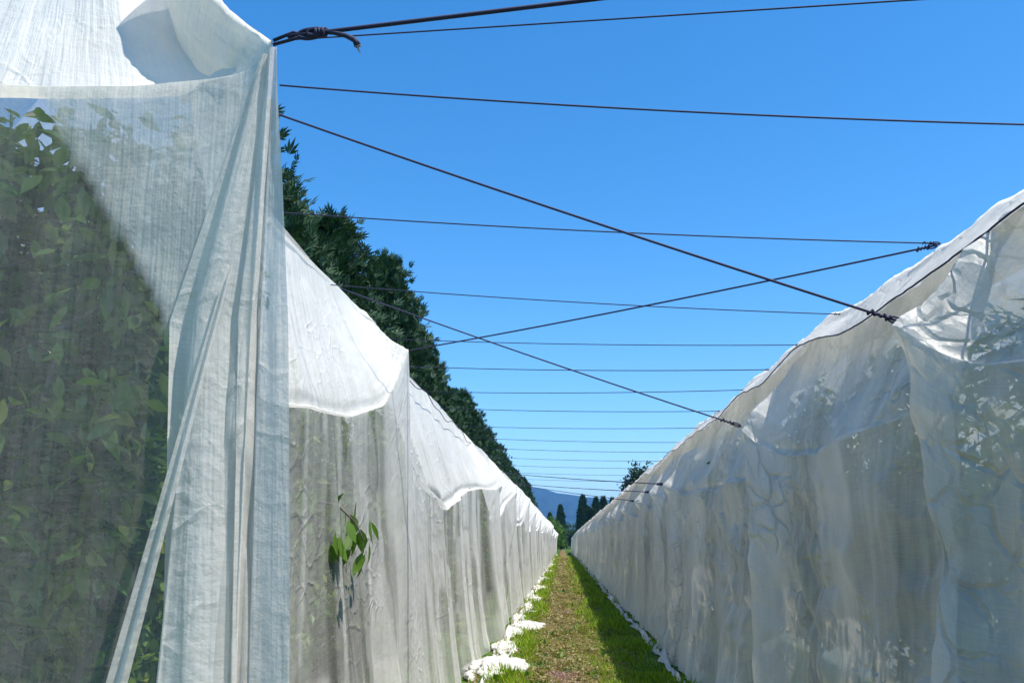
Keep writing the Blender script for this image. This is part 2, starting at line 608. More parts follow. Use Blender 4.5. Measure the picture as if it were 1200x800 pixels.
def build_net(root, st, ties, counts, d0, y0, seed, side, layers_fn, its, crumple, crease):
    cols, ss, s_st = resample_stations(st, step_near(d0, y0))
    # snap tie stations on to columns
    P, idx = profile(cols, counts)
    nr, nc = P.shape[:2]
    iR, iE, iM, iH, iA = idx
    rr = np.arange(nr)[:, None]
    Y = P[..., 1]
    far = 1.0 + np.maximum(Y - 15, 0) / 60
    # a first buckle, along the drop of the cloth: folds that hang from the eave and spread downwards
    Nn = grid_normals(P)
    down = sstep(iE, iM, rr) * sstep(iA, iH - 4, rr)
    conv = np.where(rr <= iE, rr / iE * 0.85, 1 - sstep(iE, iM + 6, rr))          # folds run together at the tie points
    fs = np.repeat(ss[None], nr, 0) + 0.25 * fbm(rr / 45.0, ss[None] * 0.4, seed)
    near_tie = np.zeros((nr, nc))
    for t in ties:
        inf = np.exp(-((ss[None] - s_st[t]) / 0.9) ** 2)
        fs = fs + (ss[None] - s_st[t]) * inf * 2.2 * conv
        near_tie = np.maximum(near_tie, inf * conv)
    pl = vnoise(fs * 1.7, rr / 110.0 + 0 * fs, seed + 1) * 0.12
    pl += vnoise(fs * 4.2, rr / 90.0 + 0 * fs, seed + 3) * 0.055
    pl *= 0.55 + 0.75 * vnoise(ss[None] * 0.5, rr * 0.008, seed + 4)
    amp = np.where(rr <= iE, 0.30 + 0.35 * near_tie, 0.30 + 0.7 * down + 0.3 * near_tie) * np.minimum(far, 1.6)
    roofb = 0.05 * fbm(ss[None] * 1.1, rr / 22.0, seed + 5) * sstep(0, 8, rr) * sstep(iE, iE - 8, rr)
    P = P + Nn * (pl * amp * sstep(0, 6, rr) + roofb)[..., None]
    P += Nn * (0.002 * rng.normal(size=(nr, nc)) * sstep(0, 3, rr) * (rr < iH))[..., None]
    w = np.ones((nr, nc))
    w[0] = 0
    w[iH:] = 0.0
    w[:, 0] = 0
    w[:, -1] = 0
    hold = np.full((nr, nc), 0.0015)
    hold[iE] = 0.5
    hold[:iE] = np.maximum(hold[:iE], 0.006)
    for t in ties:
        j = int(np.argmin(np.abs(ss - s_st[t])))
        w[iE, j] = 0
        w[max(0, iE - 1):iE + 2, max(0, j - 1):j + 2] *= 0.3
        w[:iE + 1, j] = 0.0                      # the taut line from the tie point up to the ridge
        hold[iE:iE + 12, j] = 0.05
    eh = 1.012 + 0.012 * fbm(ss[None, :-1] * 0.5, rr * 0.02, seed + 9)
    P = pbd(P, w, hold, eh, 1.008, its)
    for k in range(3):
        Q = P.copy()
        Q[:, 1:-1] = 0.25 * P[:, :-2] + 0.5 * P[:, 1:-1] + 0.25 * P[:, 2:]
        if k == 9: Q[1:-1] = 0.25 * Q[:-2] + 0.5 * Q[1:-1] + 0.25 * Q[2:]
        k_ = (w > 0)[..., None]
        P = np.where(k_, Q, P)
    # soft crumpled skirt on the ground
    sk = (rr >= iH) * 1.0
    lump = np.abs(fbm(ss[None] * 2.2, rr * 0.35, seed + 21, 4)) * 0.24 + np.abs(vnoise(ss[None] * 7, rr * 0.8, seed + 22)) * 0.06
    P[..., 2] += sk * lump * sstep(iH - 1, iH + 3, rr) * (0.3 + 0.7 * sstep(iA, iA - 3, rr))
    # arclength coordinates
    U = np.repeat(ss[None], nr, 0)
    dv = np.linalg.norm(np.diff(P, axis=0), axis=2).mean(1)
    Vv = np.repeat(np.concatenate([[0], np.cumsum(dv)])[:, None], nc, 1)
    lay = layers_fn(U, rr / 1.0, P, idx, s_st)
    P = up2(up2(P, 0), 1)
    U = up2(up2(U, 0), 1)
    Vv = up2(up2(Vv, 0), 1)
    lay = up2(up2(np.broadcast_to(lay, (nr, nc)).astype(float), 0), 1)
    # fine crumples in the cloth
    Nn = grid_normals(P)
    wu = U + 0.05 * fbm(U * 3, Vv * 3, seed + 30)
    wv_ = Vv + 0.05 * fbm(U * 3, Vv * 3, seed + 31) + 0.25 * U
    msk = sstep(-0.2, 0.3, fbm(U * 0.9, Vv * 0.9, seed + 33))
    a = facet(wu * 3.6, wv_ * 5.2, seed + 32) * crumple * 1.1 - facet(wu * 7.5 + 3, wv_ * 6.5 - 2 * wu, seed + 36) * crumple * 0.45
    a2 = -facet(wu * 1.4, wv_ * 2.6 - 0.9 * wu, seed + 42) * crumple * 2.2 * sstep(-0.25, 0.2, fbm(U * 0.6 + 4, Vv * 0.7, seed + 43))
    P = P + Nn * (a * msk + a2)[..., None]
    nr2 = P.shape[0]

    def part(name, a0, a1):
        n0 = a1 - a0 + 1
        sl = slice(a0, a1 + 1)
        me = npmesh(name, P[sl].reshape(-1, 3), grid_faces(n0, P.shape[1]), M_net, True,
                    uv=np.stack([U[sl], Vv[sl]], -1).reshape(-1, 2), attrs={'layers': lay[sl], 'crease': np.full(lay[sl].shape, crease if name != 'ground_skirt' else 0.5)})
        return link(name, me, root)
    part('roof_sheet', 0, iE * 2)
    part('side_sheet', iE * 2, iH * 2)
    part('ground_skirt', iH * 2, nr2 - 1)
    return P, idx, ss, s_st


def sheet(name, root, cols, counts, layers, seed, amp=0.02, uvs=1.0, freq=2.0):
    """plain procedural sheet: cols (n,k,3)"""
    P, idx = profile(cols, counts)
    nr, nc = P.shape[:2]
    d = np.linalg.norm(np.diff(P, axis=1), axis=2)[nr // 2]
    U = np.repeat(np.concatenate([[0], np.cumsum(d)])[None], nr, 0)
    dv = np.linalg.norm(np.diff(P, axis=0), axis=2).mean(1)
    Vv = np.repeat(np.concatenate([[0], np.cumsum(dv)])[:, None], nc, 1)
    P = P + grid_normals(P) * (amp * (fbm(U * freq, Vv * 0.5, seed) + 0.7 * fbm(U * freq * 3, Vv * 1.5, seed + 3)))[..., None]
    me = npmesh(name, P.reshape(-1, 3), grid_faces(nr, nc), M_net, True, uv=np.stack([U, Vv], -1).reshape(-1, 2),
                attrs={'layers': np.broadcast_to(layers, (nr, nc)), 'crease': np.full((nr, nc), 0.3)})
    return link(name, me, root)


# ---- left row
left = empty('netting_cover', (-1.25, 2.7, 0))
tag(left, 'long white netting cover over the left row, near end with dark leafy tree showing through', 'crop netting')
LS = [
    # ridge                eave                 mid wall            hem                apron
    [(-4.6, 3.9, 4.35), (-4.6, 3.1, 3.36), (-4.6, 3.0, 1.6), (-4.6, 2.9, 0), (-4.6, 2.6, 0.02)],
    [(-3.2, 3.7, 4.60), (-3.0, 2.78, 3.39), (-3.0, 2.70, 1.6), (-3.0, 2.62, 0), (-3.0, 2.3, 0.02)],
    [(-2.5, 3.5, 4.65), (-2.05, 2.70, 3.43), (-2.05, 2.68, 1.6), (-2.0, 2.60, 0), (-2.0, 2.3, 0.02)],
    [(-2.1, 3.4, 4.60), (-1.50, 2.70, 3.40), (-1.45, 2.72, 1.6), (-1.45, 2.60, 0), (-1.4, 2.3, 0.02)],
    [(-1.9, 3.67, 4.6), (-1.18, 2.64, 3.41), (-1.15, 2.72, 1.6), (-1.12, 2.58, 0), (-1.1, 2.3, 0.02)],
    [(-1.7, 3.0, 4.22), (-0.95, 2.56, 3.42), (-0.93, 2.64, 1.6), (-0.90, 2.58, 0), (-0.75, 2.4, 0.02)],
    [(-1.90, 3.9, 4.22), (-1.30, 2.95, 2.95), (-1.18, 2.95, 1.5), (-1.10, 2.95, 0), (-0.8, 2.9, 0.02)],
    [(-2.05, 4.6, 4.10), (-1.60, 3.50, 2.62), (-1.45, 3.50, 1.4), (-1.25, 3.50, 0), (-0.95, 3.5, 0.02)],
    [(-2.10, 5.5, 4.04), (-1.55, 4.60, 2.60), (-1.42, 4.60, 1.4), (-1.26, 4.60, 0), (-0.95, 4.6, 0.02)],
    [(-2.10, 6.6, 4.06), (-1.55, 6.20, 2.74), (-1.42, 6.20, 1.5), (-1.26, 6.20, 0), (-0.96, 6.2, 0.02)],
    [(-2.05, 7.4, 4.06), (-1.52, 7.20, 2.98), (-1.38, 7.20, 1.6), (-1.24, 7.20, 0), (-0.95, 7.2, 0.02)],
    [(-2.00, 7.9, 4.02), (-1.40, 7.66, 3.49), (-1.27, 7.66, 1.7), (-1.20, 7.66, 0), (-0.92, 7.7, 0.02)],
    [(-2.05, 8.5, 3.98), (-1.52, 8.10, 2.92), (-1.36, 8.10, 1.6), (-1.22, 8.10, 0), (-0.95, 8.1, 0.02)],
]
LT = [5, 11]
y = 9.0
rr_ = random.Random(3)
tie_y = [18.0]
while tie_y[-1] < 128: tie_y.append(tie_y[-1] + rr_.uniform(4.2, 10.5))


def left_ridge(y):
    return float(np.interp(y, [9, 20, 36, 60, 100, 140], [-2.1, -2.05, -1.85, -1.65, -1.5, -1.4])), float(np.interp(y, [9, 20, 60, 140], [3.98, 4.02, 4.0, 3.9]))


prev_t = 7.66
for t in tie_y:
    for f in (0.16, 0.38, 0.62, 0.84):
        yy = prev_t + (t - prev_t) * f
        if yy < 8.7: continue
        rx, rz = left_ridge(yy)
        dz = rr_.uniform(-0.28, 0.22)
        ex = max(rx + 0.5, -1.56) + rr_.uniform(-0.05, 0.05)
        hx = -1.22 + rr_.uniform(-0.08, 0.12)
        LS.append([(rx, yy, rz + rr_.uniform(-0.05, 0.05)), (ex, yy, 2.5 + dz + (0.15 if f > 0.7 else 0)), (ex + 0.12, yy, 1.4), (hx, yy, 0), (hx + rr_.uniform(0.22, 0.5), yy, 0.02)])
    rx, rz = left_ridge(t)
    LT.append(len(LS))
    tx = max(rx + 0.72, -1.32)
    LS.append([(rx, t, rz), (tx + rr_.uniform(-0.1, 0.06), t, 3.1 + rr_.uniform(-0.25, 0.22)), (-1.2, t, 1.5), (-1.15, t, 0), (-0.85, t, 0.02)])
    prev_t = t


def left_layers(U, rr, P, idx, s_st):
    iR, iE, iM, iH, iA = idx
    s1 = s_st[5]
    s2 = s_st[11]
    X = P[..., 0]
    Z = P[..., 2]
    base = np.full(U.shape, 0.95)
    # single ply on the end face, doubled where the two sheets overlap next to the corner
    end = U < s1
    edge = -1.64 + (3.0 - Z) * 0.68 + 0.04 * vnoise(Z * 3, U * 0, 4)
    endl = 0.35 + 1.9 * sstep(edge - 0.015, edge + 0.015, X)
    base = np.where(end, endl, base)
    roof = (rr < iE)
    base = np.where(roof, np.where(end, 2.6, 1.9), base)
    # bay behind the first corner: thin in front of the dark gap
    bay = (U > s1) & (rr >= iE)
    thin = sstep(0.15, 0.5, fbm(U * 0.9, rr * 0.012, 77))
    thin = np.maximum(thin, 0.8 * sstep(0.05, 0.3, fbm(U * 2.6, rr * 0.02, 79)))
    dd = np.min([np.abs(U - s_st[t] - 0.15) for t in LT], axis=0)
    gather = sstep(0.75, 0.45, dd + 0.12 * vnoise(rr * 0.06, U * 0.2, 9))       # cloth gathered under each tie point
    wv = U + 0.22 * fbm(rr * 0.025, U * 0.5, 15)
    ply = sstep(-0.02, 0.03, vnoise(wv * 1.5, rr * 0.006, 16)) + 0.7 * sstep(0.12, 0.16, vnoise(wv * 3.7, rr * 0.012, 17))
    base = np.where(bay, (0.50 + 0.65 * ply) * (1 - 0.62 * thin) * (1 - gather) + 1.5 * gather, base)
    base = np.where(rr > iH, 6.0, base)
    return base


build_net(left, LS, LT, (36, 38, 44, 9), 0.036, 6.0, 100, -1, left_layers, 90, 0.013, 0.4)

# overlapping gathered curtain hanging from the first corner
nc = 150
u = np.linspace(0, 1, nc)
xt = -1.02 + 0.07 * u
top = np.stack([xt, 2.575 - 0.03 * u + 0.012 * np.sin(u * 15), 3.36 + 0.04 * u], 1)
fold = 0.045 * np.sin(u * 10 + 1.2 * np.sin(u * 5)) + 0.02 * np.sin(u * 23 + 1) + 0.05 * (((u * 3.3 + 0.2) % 1.0) - 0.5)
c1 = np.stack([-1.27 + 0.385 * u + 0.03 * np.sin(u * 13), 2.62 - 0.02 * u + fold * 0.6, np.full(nc, 2.45)], 1)
c2 = np.stack([-1.24 + 0.40 * u + 0.05 * np.sin(u * 12 + 1.3), 2.62 + fold, np.full(nc, 1.3)], 1)
c3 = np.stack([-1.25 + 0.43 * u + 0.06 * np.sin(u * 11 + 2.4), 2.6 + fold * 1.3, np.full(nc, 0.02)], 1)
sheet('overlap_curtain', left, np.stack([top, c1, c2, c3], 1), (34, 40, 40), 2.8, 55, 0.010, freq=3)
# a loose fold that swings out of the curtain to the left
uf = np.linspace(0, 1, 24)
fb_ = 0.012 * np.sin(uf * 6)
f0 = np.stack([-1.065 + 0.02 * uf, 2.555 + fb_, np.full(24, 2.62)], 1)
f1 = np.stack([-1.19 + 0.045 * uf, 2.53 + fb_ * 1.6, np.full(24, 1.95)], 1)
f2 = np.stack([-1.32 + 0.07 * uf, 2.52 + fb_ * 2, np.full(24, 1.3)], 1)
f3 = np.stack([-1.45 + 0.10 * uf, 2.50 + fb_ * 3, np.full(24, 0.02)], 1)
sheet('loose_fold', left, np.stack([f0, f1, f2, f3], 1), (24, 24, 40), 2.4, 57, 0.006, freq=6)


# far slopes of the left row (roof beyond the ridge, outer wall)
def far_slope(root, side, ys, ridge, hw, hz, seed, plies):
    K = []
    for yy in ys:
        rx, rz = ridge(yy)
        e = rx + side * hw
        K.append([(rx, yy, rz - 0.01), (e, yy, hz), (e + side * 0.15, yy, 1.3), (e + side * 0.2, yy, 0.02)])
    return sheet('outer_sheet', root, np.array(K, float), (14, 12, 12), plies, seed, 0.07, freq=0.8)


far_slope(left, -1, np.concatenate([np.arange(3.3, 40, 0.25), np.arange(40, 128, 1.0)]),
          lambda y: (float(np.interp(y, [3.3, 4.6], [-1.95, -2.05])) if y < 9 else left_ridge(y)[0], float(np.interp(y, [3.3, 4.6, 9], [4.35, 4.09, 3.97])) if y < 9 else left_ridge(y)[1]), 1.9, 2.7, 61, 1.2)

# crumpled white bunches of spare net at the foot of the left row
def bunch(root, x, y, sx, sy, sz, seed):
    bm = bmesh.new()
    bmesh.ops.create_icosphere(bm, subdivisions=5, radius=1.0)
    Vx = np.array([v.co[:] for v in bm.verts])
    th = np.arctan2(Vx[:, 1], Vx[:, 0])
    r = 1 + 0.32 * fbm(Vx[:, 0] * 1.6 + seed, Vx[:, 1] * 1.6 + Vx[:, 2], seed, 4) + 0.16 * ridged(Vx[:, 0] * 3.2 + Vx[:, 2] * 2, Vx[:, 1] * 3.2 - Vx[:, 2], seed + 5, 3)
    r = r + 0.22 * facet(Vx[:, 0] * 2.6 + Vx[:, 2] * 1.3 + seed, Vx[:, 1] * 4.2 + Vx[:, 2] * 2.2, seed) - 0.13 * facet(Vx[:, 0] * 6 - Vx[:, 2] * 3, Vx[:, 1] * 9 + Vx[:, 2] * 5, seed + 9)
    Vx = Vx * r[:, None] * np.array([sx, sy, sz])
    Vx[:, 2] = np.maximum(Vx[:, 2], -0.25 * sz) + 0.2 * sz
    Fx = np.array([[v.index for v in f.verts] for f in bm.faces])
    bm.free()
    Vx += np.array([x, y, 0])
    me = npmesh('net_bunch', Vx - np.array([-1.25, 2.7, 0]), Fx, M_net, True, uv=Vx[:, :2] + Vx[:, 2:3], attrs={'layers': np.full(len(Vx), 6.0), 'crease': np.full(len(Vx), 1.0)})
    return link('net_bunch', me, root)


rb = random.Random(5)
for (bx, by, a, b, c) in ((-0.95, 12.6, 0.42, 0.95, 0.21), (-0.80, 18.6, 0.36, 0.9, 0.19), (-0.82, 22.2, 0.22, 0.5, 0.13), (-0.9, 27.5, 0.28, 0.9, 0.15), (-0.86, 34, 0.32, 1.2, 0.18), (-0.92, 42, 0.3, 1.6, 0.2), (-0.86, 53, 0.32, 2.2, 0.2), (-0.9, 68, 0.35, 3, 0.22), (-0.85, 88, 0.3, 4, 0.22), (-1.05, 15.6, 0.2, 0.8, 0.1), (-1.0, 24.8, 0.2, 0.8, 0.12), (-1.0, 30.5, 0.2, 0.9, 0.12)):
    bunch(left, bx, by, a, b, c * 0.65, rb.randrange(1000))

# ---- right row
right = empty('netting_cover', (1.6, 3.9, 0))
tag(right, 'long shaded white netting cover over the right row with bright ridge strip', 'crop netting')


def right_ridge(y):
    return 2.3, float(np.interp(y, [3, 4.2, 5.2, 7, 9, 12], [3.37, 3.42, 3.52, 3.54, 3.60, 3.62])) + 0.025 * math.sin(y * 1.9) + 0.03 * math.sin(y * 0.83 + 1)


RS = []
RT = []
r_t = [0.2, 3.88, 7.57, 13.66, 15.8, 19.2]
rq = random.Random(9)
while r_t[-1] < 170: r_t.append(r_t[-1] + rq.uniform(4.0, 6.0))
prev_t = -2.2
for k, t in enumerate(r_t):
    span = t - prev_t
    for f in (0.10, 0.3, 0.6, 0.9):
        yy = prev_t + span * f
        if f in (0.10, 0.9): yy = prev_t + 0.28 if f < 0.5 else t - 0.22
        rx, rz = right_ridge(yy)
        ex = 1.84 + rq.uniform(-0.05, 0.06)
        mx_ = 1.80 + rq.uniform(-0.05, 0.05)
        hx = 1.56 + rq.uniform(-0.06, 0.08)
        RS.append([(rx, yy, rz), (ex, yy, 2.54 - (0.08 if f in (0.3, 0.6) else 0) + rq.uniform(-0.04, 0.04)), (mx_, yy, 1.35), (hx, yy, 0), (hx - 0.10, yy, 0.02)])
    rx, rz = right_ridge(t)
    RT.append(len(RS))
    RS.append([(rx, t, rz), (1.55, t, 2.72 - (0.08 if k > 2 else 0)), (1.53, t, 1.3), (1.5, t, 0), (1.38, t, 0.02)])
    prev_t = t


def right_layers(U, rr, P, idx, s_st):
    iR, iE, iM, iH, iA = idx
    base = np.full(U.shape, 1.25)
    base = base + 0.75 * sstep(-0.02, 0.25, fbm(U * 0.8, rr * 0.012, 31)) - 0.22 * sstep(0.05, 0.3, fbm(U * 1.9, rr * 0.02, 37))
    wv = U + 0.22 * fbm(rr * 0.025, U * 0.5, 45)
    base = base + 0.7 * sstep(0.0, 0.05, vnoise(wv * 1.3, rr * 0.006, 46)) + 0.4 * sstep(0.12, 0.17, vnoise(wv * 3.1, rr * 0.010, 47))
    dd = np.min([np.abs(U - s_st[t] + 0.1) for t in RT], axis=0)
    base = base + 0.7 * sstep(0.45, 0.25, dd + 0.1 * vnoise(rr * 0.06, U * 0.2, 19)) * (rr >= iE)
    base = np.where(rr > iH, 4.0, base)
    return base


build_net(right, RS, RT, (30, 34, 40, 5), 0.036, 6.0, 200, 1, right_layers, 90, 0.062, 1.6)
far_slope(right, 1, np.concatenate([np.arange(-2, 40, 0.25), np.arange(40, 170, 1.0)]), right_ridge, 1.5, 2.5, 62, 2.0)

# bright cap strip along the right ridge with a dark seam cord on its lower edge
ysr = np.concatenate([np.arange(0.2, 20, 0.04), np.arange(20, 150, 0.3)])
wav = 0.05 * np.sin(ysr * 2.1 + 0.8 * np.sin(ysr * 0.7)) + 0.03 * fbm(ysr * 2.5, ysr * 0, 41)
tops = np.array([right_ridge(v)[1] for v in ysr])
sc = 0.035 * np.abs(np.sin(ysr * math.pi / 1.45))
q0 = np.stack([2.62 + 0 * ysr, ysr, tops - 0.16 + wav], 1)
q1 = np.stack([2.32 + 0 * ysr, ysr, tops + 0.07 - sc], 1)
q2 = np.stack([2.25 + 0.01 * np.sin(ysr * 5), ysr, tops - 0.02 - sc], 1)
q3 = np.stack([2.0 + 0.3 * wav, ysr, tops - 0.27 + wav], 1)
sheet('ridge_strip', right, np.stack([q0, q1, q2, q3], 1), (5, 3, 6), 3.2, 71, 0.02, freq=4)
V, F = tube(q3 + np.array([-0.012, 0, -0.004]), 0.0055, 5)
link('seam_cord', npmesh('seam_cord', V, F, M_wire), right)

for r_ in (left, right):
    o = Vector(r_.location)
    for ch in r_.children:
        if not ch.name.startswith('net_bunch'): ch.location = -o

ysl = np.arange(8.6, 19, 0.05)
lr = np.array([left_ridge(max(v, 9)) for v in ysl])
q = np.stack([lr[:, 0] + 0.14, ysl, lr[:, 1] - 0.19 + 0.05 * np.sin(ysl * 1.7) + 0.025 * np.sin(ysl * 4.3)], 1)
V, F = tube(q - np.array(left.location), 0.006, 5)
link('seam_cord', npmesh('seam_cord', V, F, M_wire), left)

# ------------------------------------------------------------------ plants
leafV = np.array([(0, 0, 0), (0.19, 0.28, 0.05), (0.23, 0.55, 0.06), (0.12, 0.83, 0.02), (0, 1.05, -0.06), (-0.12, 0.83, 0.02), (-0.23, 0.55, 0.06), (-0.19, 0.28, 0.05), (0, 0.3, 0), (0, 0.6, -0.01), (0, 0.85, -0.03)])
leafF = [np.array([(0, 1, 8), (0, 8, 7), (3, 4, 10), (4, 5, 10)]), np.array([(1, 2, 9, 8), (8, 9, 6, 7), (2, 3, 10, 9), (9, 10, 5, 6)])]
leafV2 = np.array([(0, 0, 0), (0.24, 0.45, 0.06), (0, 1.0, -0.08), (-0.24, 0.45, 0.06), (0, 0.45, 0.0)])
leafF2 = [np.array([(0, 1, 4), (1, 2, 4), (2, 3, 4), (3, 0, 4)])]


def limb_path(p0, p1, bend, n=7, sd=0):
    t = np.linspace(0, 1, n)[:, None]
    q = p0 * (1 - t) + p1 * t
    q[:, :2] += (np.sin(t * math.pi) * bend)
    return q + rng.normal(0, 0.012, q.shape)


def fruit_tree_meshes(h, spread, nleaf, seed, clip=0.0, nl=8, reach=(0.05, 1.08)):
    r = np.random.default_rng(seed)
    tr = Acc()
    tr.add(*tube(np.array([(0, 0, -0.05), (0.02, 0.01, 0.3), (0.0, 0.03, 0.7), (-0.02, 0, h * 0.45), (0, 0, h * 0.75)]), [0.085, 0.07, 0.062, 0.05, 0.025], 8))
    tips = []
    limbs = Acc()
    for k in range(nl):
        a = k * 2.4 + r.uniform(-0.4, 0.4)
        z0 = r.uniform(0.35, 1.2)
        L = spread * r.uniform(0.75, 1.1)
        p1 = np.array([math.cos(a) * L, math.sin(a) * L * 1.15, min(h, z0 + r.uniform(*reach) * (h - z0))])
        if clip: p1[:] = (p1[0] * 0.7, max(p1[1], -0.6), min(p1[2], 3.0 + 0.15 * (nl > 20)))
        q = limb_path(np.array([0, 0, z0]), p1, r.normal(0, 0.12, 2))
        limbs.add(*tube(q, np.linspace(0.032, 0.008, 7), 6))
        tips.append(q)
        for s in range(5):
            b = q[2 + s % 5] if s < 5 else q[-1]
            d = r.normal(0, 1, 3)
            d[2] = abs(d[2]) * 0.9
            d /= np.linalg.norm(d)
            q2 = limb_path(b, b + d * r.uniform(0.35, 0.75), r.normal(0, 0.05, 2), 5)
            if clip:
                q2[:, 0] = np.clip(q2[:, 0], -clip, clip)
                q2[:, 1] = np.maximum(q2[:, 1], -0.8)
                q2[:, 2] = np.minimum(q2[:, 2], 2.95)
            limbs.add(*tube(q2, np.linspace(0.012, 0.004, 5), 5))
            tips.append(q2)
    # leaves hang in clumps along the twigs
    pos = []
    w_ = np.array([len(q) for q in tips], float)
    for i in range(nleaf):
        q = tips[r.integers(len(tips))]
        j = r.uniform(1, len(q) - 1)
        j0 = int(j)
        b = q[j0] * (1 - (j - j0)) + q[min(j0 + 1, len(q) - 1)] * (j - j0)
        pos.append(b + r.normal(0, 0.11, 3))
    pos = np.array(pos)
    pos[:, 2] = np.maximum(pos[:, 2], 0.25)
    if nl < 20: pos[:, 2] = np.where(pos[:, 2] > 2.2, 2.2 + (pos[:, 2] - 2.2) * 1.6, pos[:, 2])
    if nl > 20: pos[:, 2] = np.where(pos[:, 2] > 2.4, 2.4 + (pos[:, 2] - 2.4) * 1.55, pos[:, 2])
    if clip:
        if nl < 20: pos[:, 2] = np.minimum(pos[:, 2], np.minimum(2.75 + 1.8 * np.maximum(0.74 - np.abs(pos[:, 0]), 0), 3.5) - 0.08 - 0.1 * np.abs(r.normal(size=len(pos))))
        pos[:, 0] = np.clip(pos[:, 0], -clip + 0.1 * r.normal(size=len(pos)), clip + 0.1 * r.normal(size=len(pos)))
    return tr, limbs, pos, r


LEAF_S = 0.125


def fruit_leaves(pos, lowpoly, r):
    rot = rot_rand(len(pos), 0.55)
    # droop: tilt every leaf forward and down
    c, s_ = math.cos(-0.6), math.sin(-0.6)
    Rx = np.array([(1, 0, 0), (0, c, -s_), (0, s_, c)])
    rot = rot @ Rx
    scl = LEAF_S * r.uniform(0.65, 1.2, len(pos))
    return (leafV2, leafF2, pos, rot, scl) if lowpoly else (leafV, leafF, pos, rot, scl)


protos = []
for k in range(3):
    tr, lb, pos, r = fruit_tree_meshes(3.1, 0.9, 8500, 40 + k, 0.74, 12)
    a = fruit_leaves(pos, True, r)
    Vl, Fl = scatter(*a)
    protos.append((tr.mesh('trunk', M_bark), lb.mesh('branches', M_bark), npmesh('crown', Vl, Fl, M_leaf, False)))


def place_tree(p, x, y, rz, s, label, group):
    t = empty('fruit_tree', (x, y, 0), rz)
    t.scale = (s, s, s)
    tag(t, label, 'fruit tree', group)
    link('branches', protos[p][1], link('trunk', protos[p][0], t))
    link('crown', protos[p][2], t)
    return t


rt = random.Random(21)
yy = 5.6
while yy < 110:
    place_tree(rt.randrange(3), -2.78 + rt.uniform(-0.1, 0.1), yy, rt.choice((0, math.pi)) + rt.uniform(-0.1, 0.1), rt.uniform(0.98, 1.08),
               'leafy fruit tree dimly seen under the left netting beyond the first bay', 'fruit trees under the left netting')
    yy += 2.1 if yy < 40 else 3.2
yy = 0.4
while yy < 110:
    place_tree(rt.randrange(3), 2.95 + rt.uniform(-0.1, 0.1), yy, rt.choice((0, math.pi)) + rt.uniform(-0.1, 0.1), rt.uniform(0.98, 1.04),
               'leafy fruit tree dimly seen behind the shaded right netting', 'fruit trees under the right netting')
    yy += 2.1 if yy < 40 else 3.2

# the near tree behind the sheer end face: its largest leaves are leaves of their own
near = empty('fruit_tree', (-2.5, 3.75, 0))
tag(near, 'dark leafy fruit tree right behind the sheer net at the near left', 'fruit tree')
tr, lb, pos, r = fruit_tree_meshes(3.75, 0.95, 19000, 91, 0.8, nl=22, reach=(0.6, 1.05))
link('trunk', tr.mesh('trunk', M_bark), near)
link('branches', lb.mesh('branches', M_bark), near)
pos = pos[(pos[:, 1] > -0.86) & (pos[:, 0] < 0.95) & (pos[:, 2] < 3.35 + 0.55 * (pos[:, 1] + 0.9))]
order = np.argsort(pos[:, 1] * 1.0 - 0.25 * pos[:, 2])
pos = pos[order]
LEAF_S = 0.11
a = fruit_leaves(pos, False, r)
n_own = 290
Vl, Fl = scatter(a[0], a[1], a[2][n_own:], a[3][n_own:], a[4][n_own:])
o = link('foliage', npmesh('foliage', Vl, Fl, M_leaf, True), near)
o['kind'] = 'stuff'
lv = []
for k in range(5):
    Vk = leafV.copy()
    Vk[:, 2] += 0.06 * np.sin(Vk[:, 1] * 3 + k) - 0.03 * k * Vk[:, 1] ** 2
    Vk[:, 0] *= 0.9 + 0.08 * k
    Vk[:, 0] += 0.03 * (k - 2) * Vk[:, 1] ** 2
    lv.append(npmesh('leaf', Vk, leafF, M_leaf, True))
for i in range(n_own):
    o = link('leaf', lv[i % 5], near)
    Mx = Matrix([list(a[3][i][0]), list(a[3][i][1]), list(a[3][i][2])]).to_4x4()
    o.matrix_local = Matrix.Translation(Vector(a[2][i])) @ Mx @ Matrix.Scale(float(a[4][i]), 4)

# the twig with large leaves that pushes against the net of the second bay
tw = empty('fruit_tree', (-2.75, 6.0, 0))
tag(tw, 'fruit tree whose leafy twig pokes through the gap in the left netting', 'fruit tree')
for nm, me in zip(('trunk', 'branches', 'crown'), protos[1]): link(nm, me, tw)
qp = np.array([(0.5, 0.0, 1.9), (0.95, -0.1, 2.05), (1.22, -0.15, 2.0), (1.36, -0.2, 1.88), (1.42, -0.2, 1.76)])
link('twig', npmesh('twig', *tube(qp, np.linspace(0.014, 0.004, 5), 6), M_bark), tw)
for i in range(46):
    t = random.uniform(0.6, 4)
    j = int(min(t, 3.999))
    b = qp[j] * (1 - (t - j)) + qp[j + 1] * (t - j)
    o = link('leaf', lv[i % 5], tw)
    o.location = Vector(b) + Vector((random.uniform(-0.06, 0.10), random.uniform(-0.26, 0.2), random.uniform(-0.26, 0.12)))
    o.rotation_euler = (random.uniform(-1.9, -1.0), random.uniform(-0.5, 0.5), random.uniform(-1.6, 1.6))
    s_ = random.uniform(0.12, 0.17)
    o.scale = (s_, s_, s_)

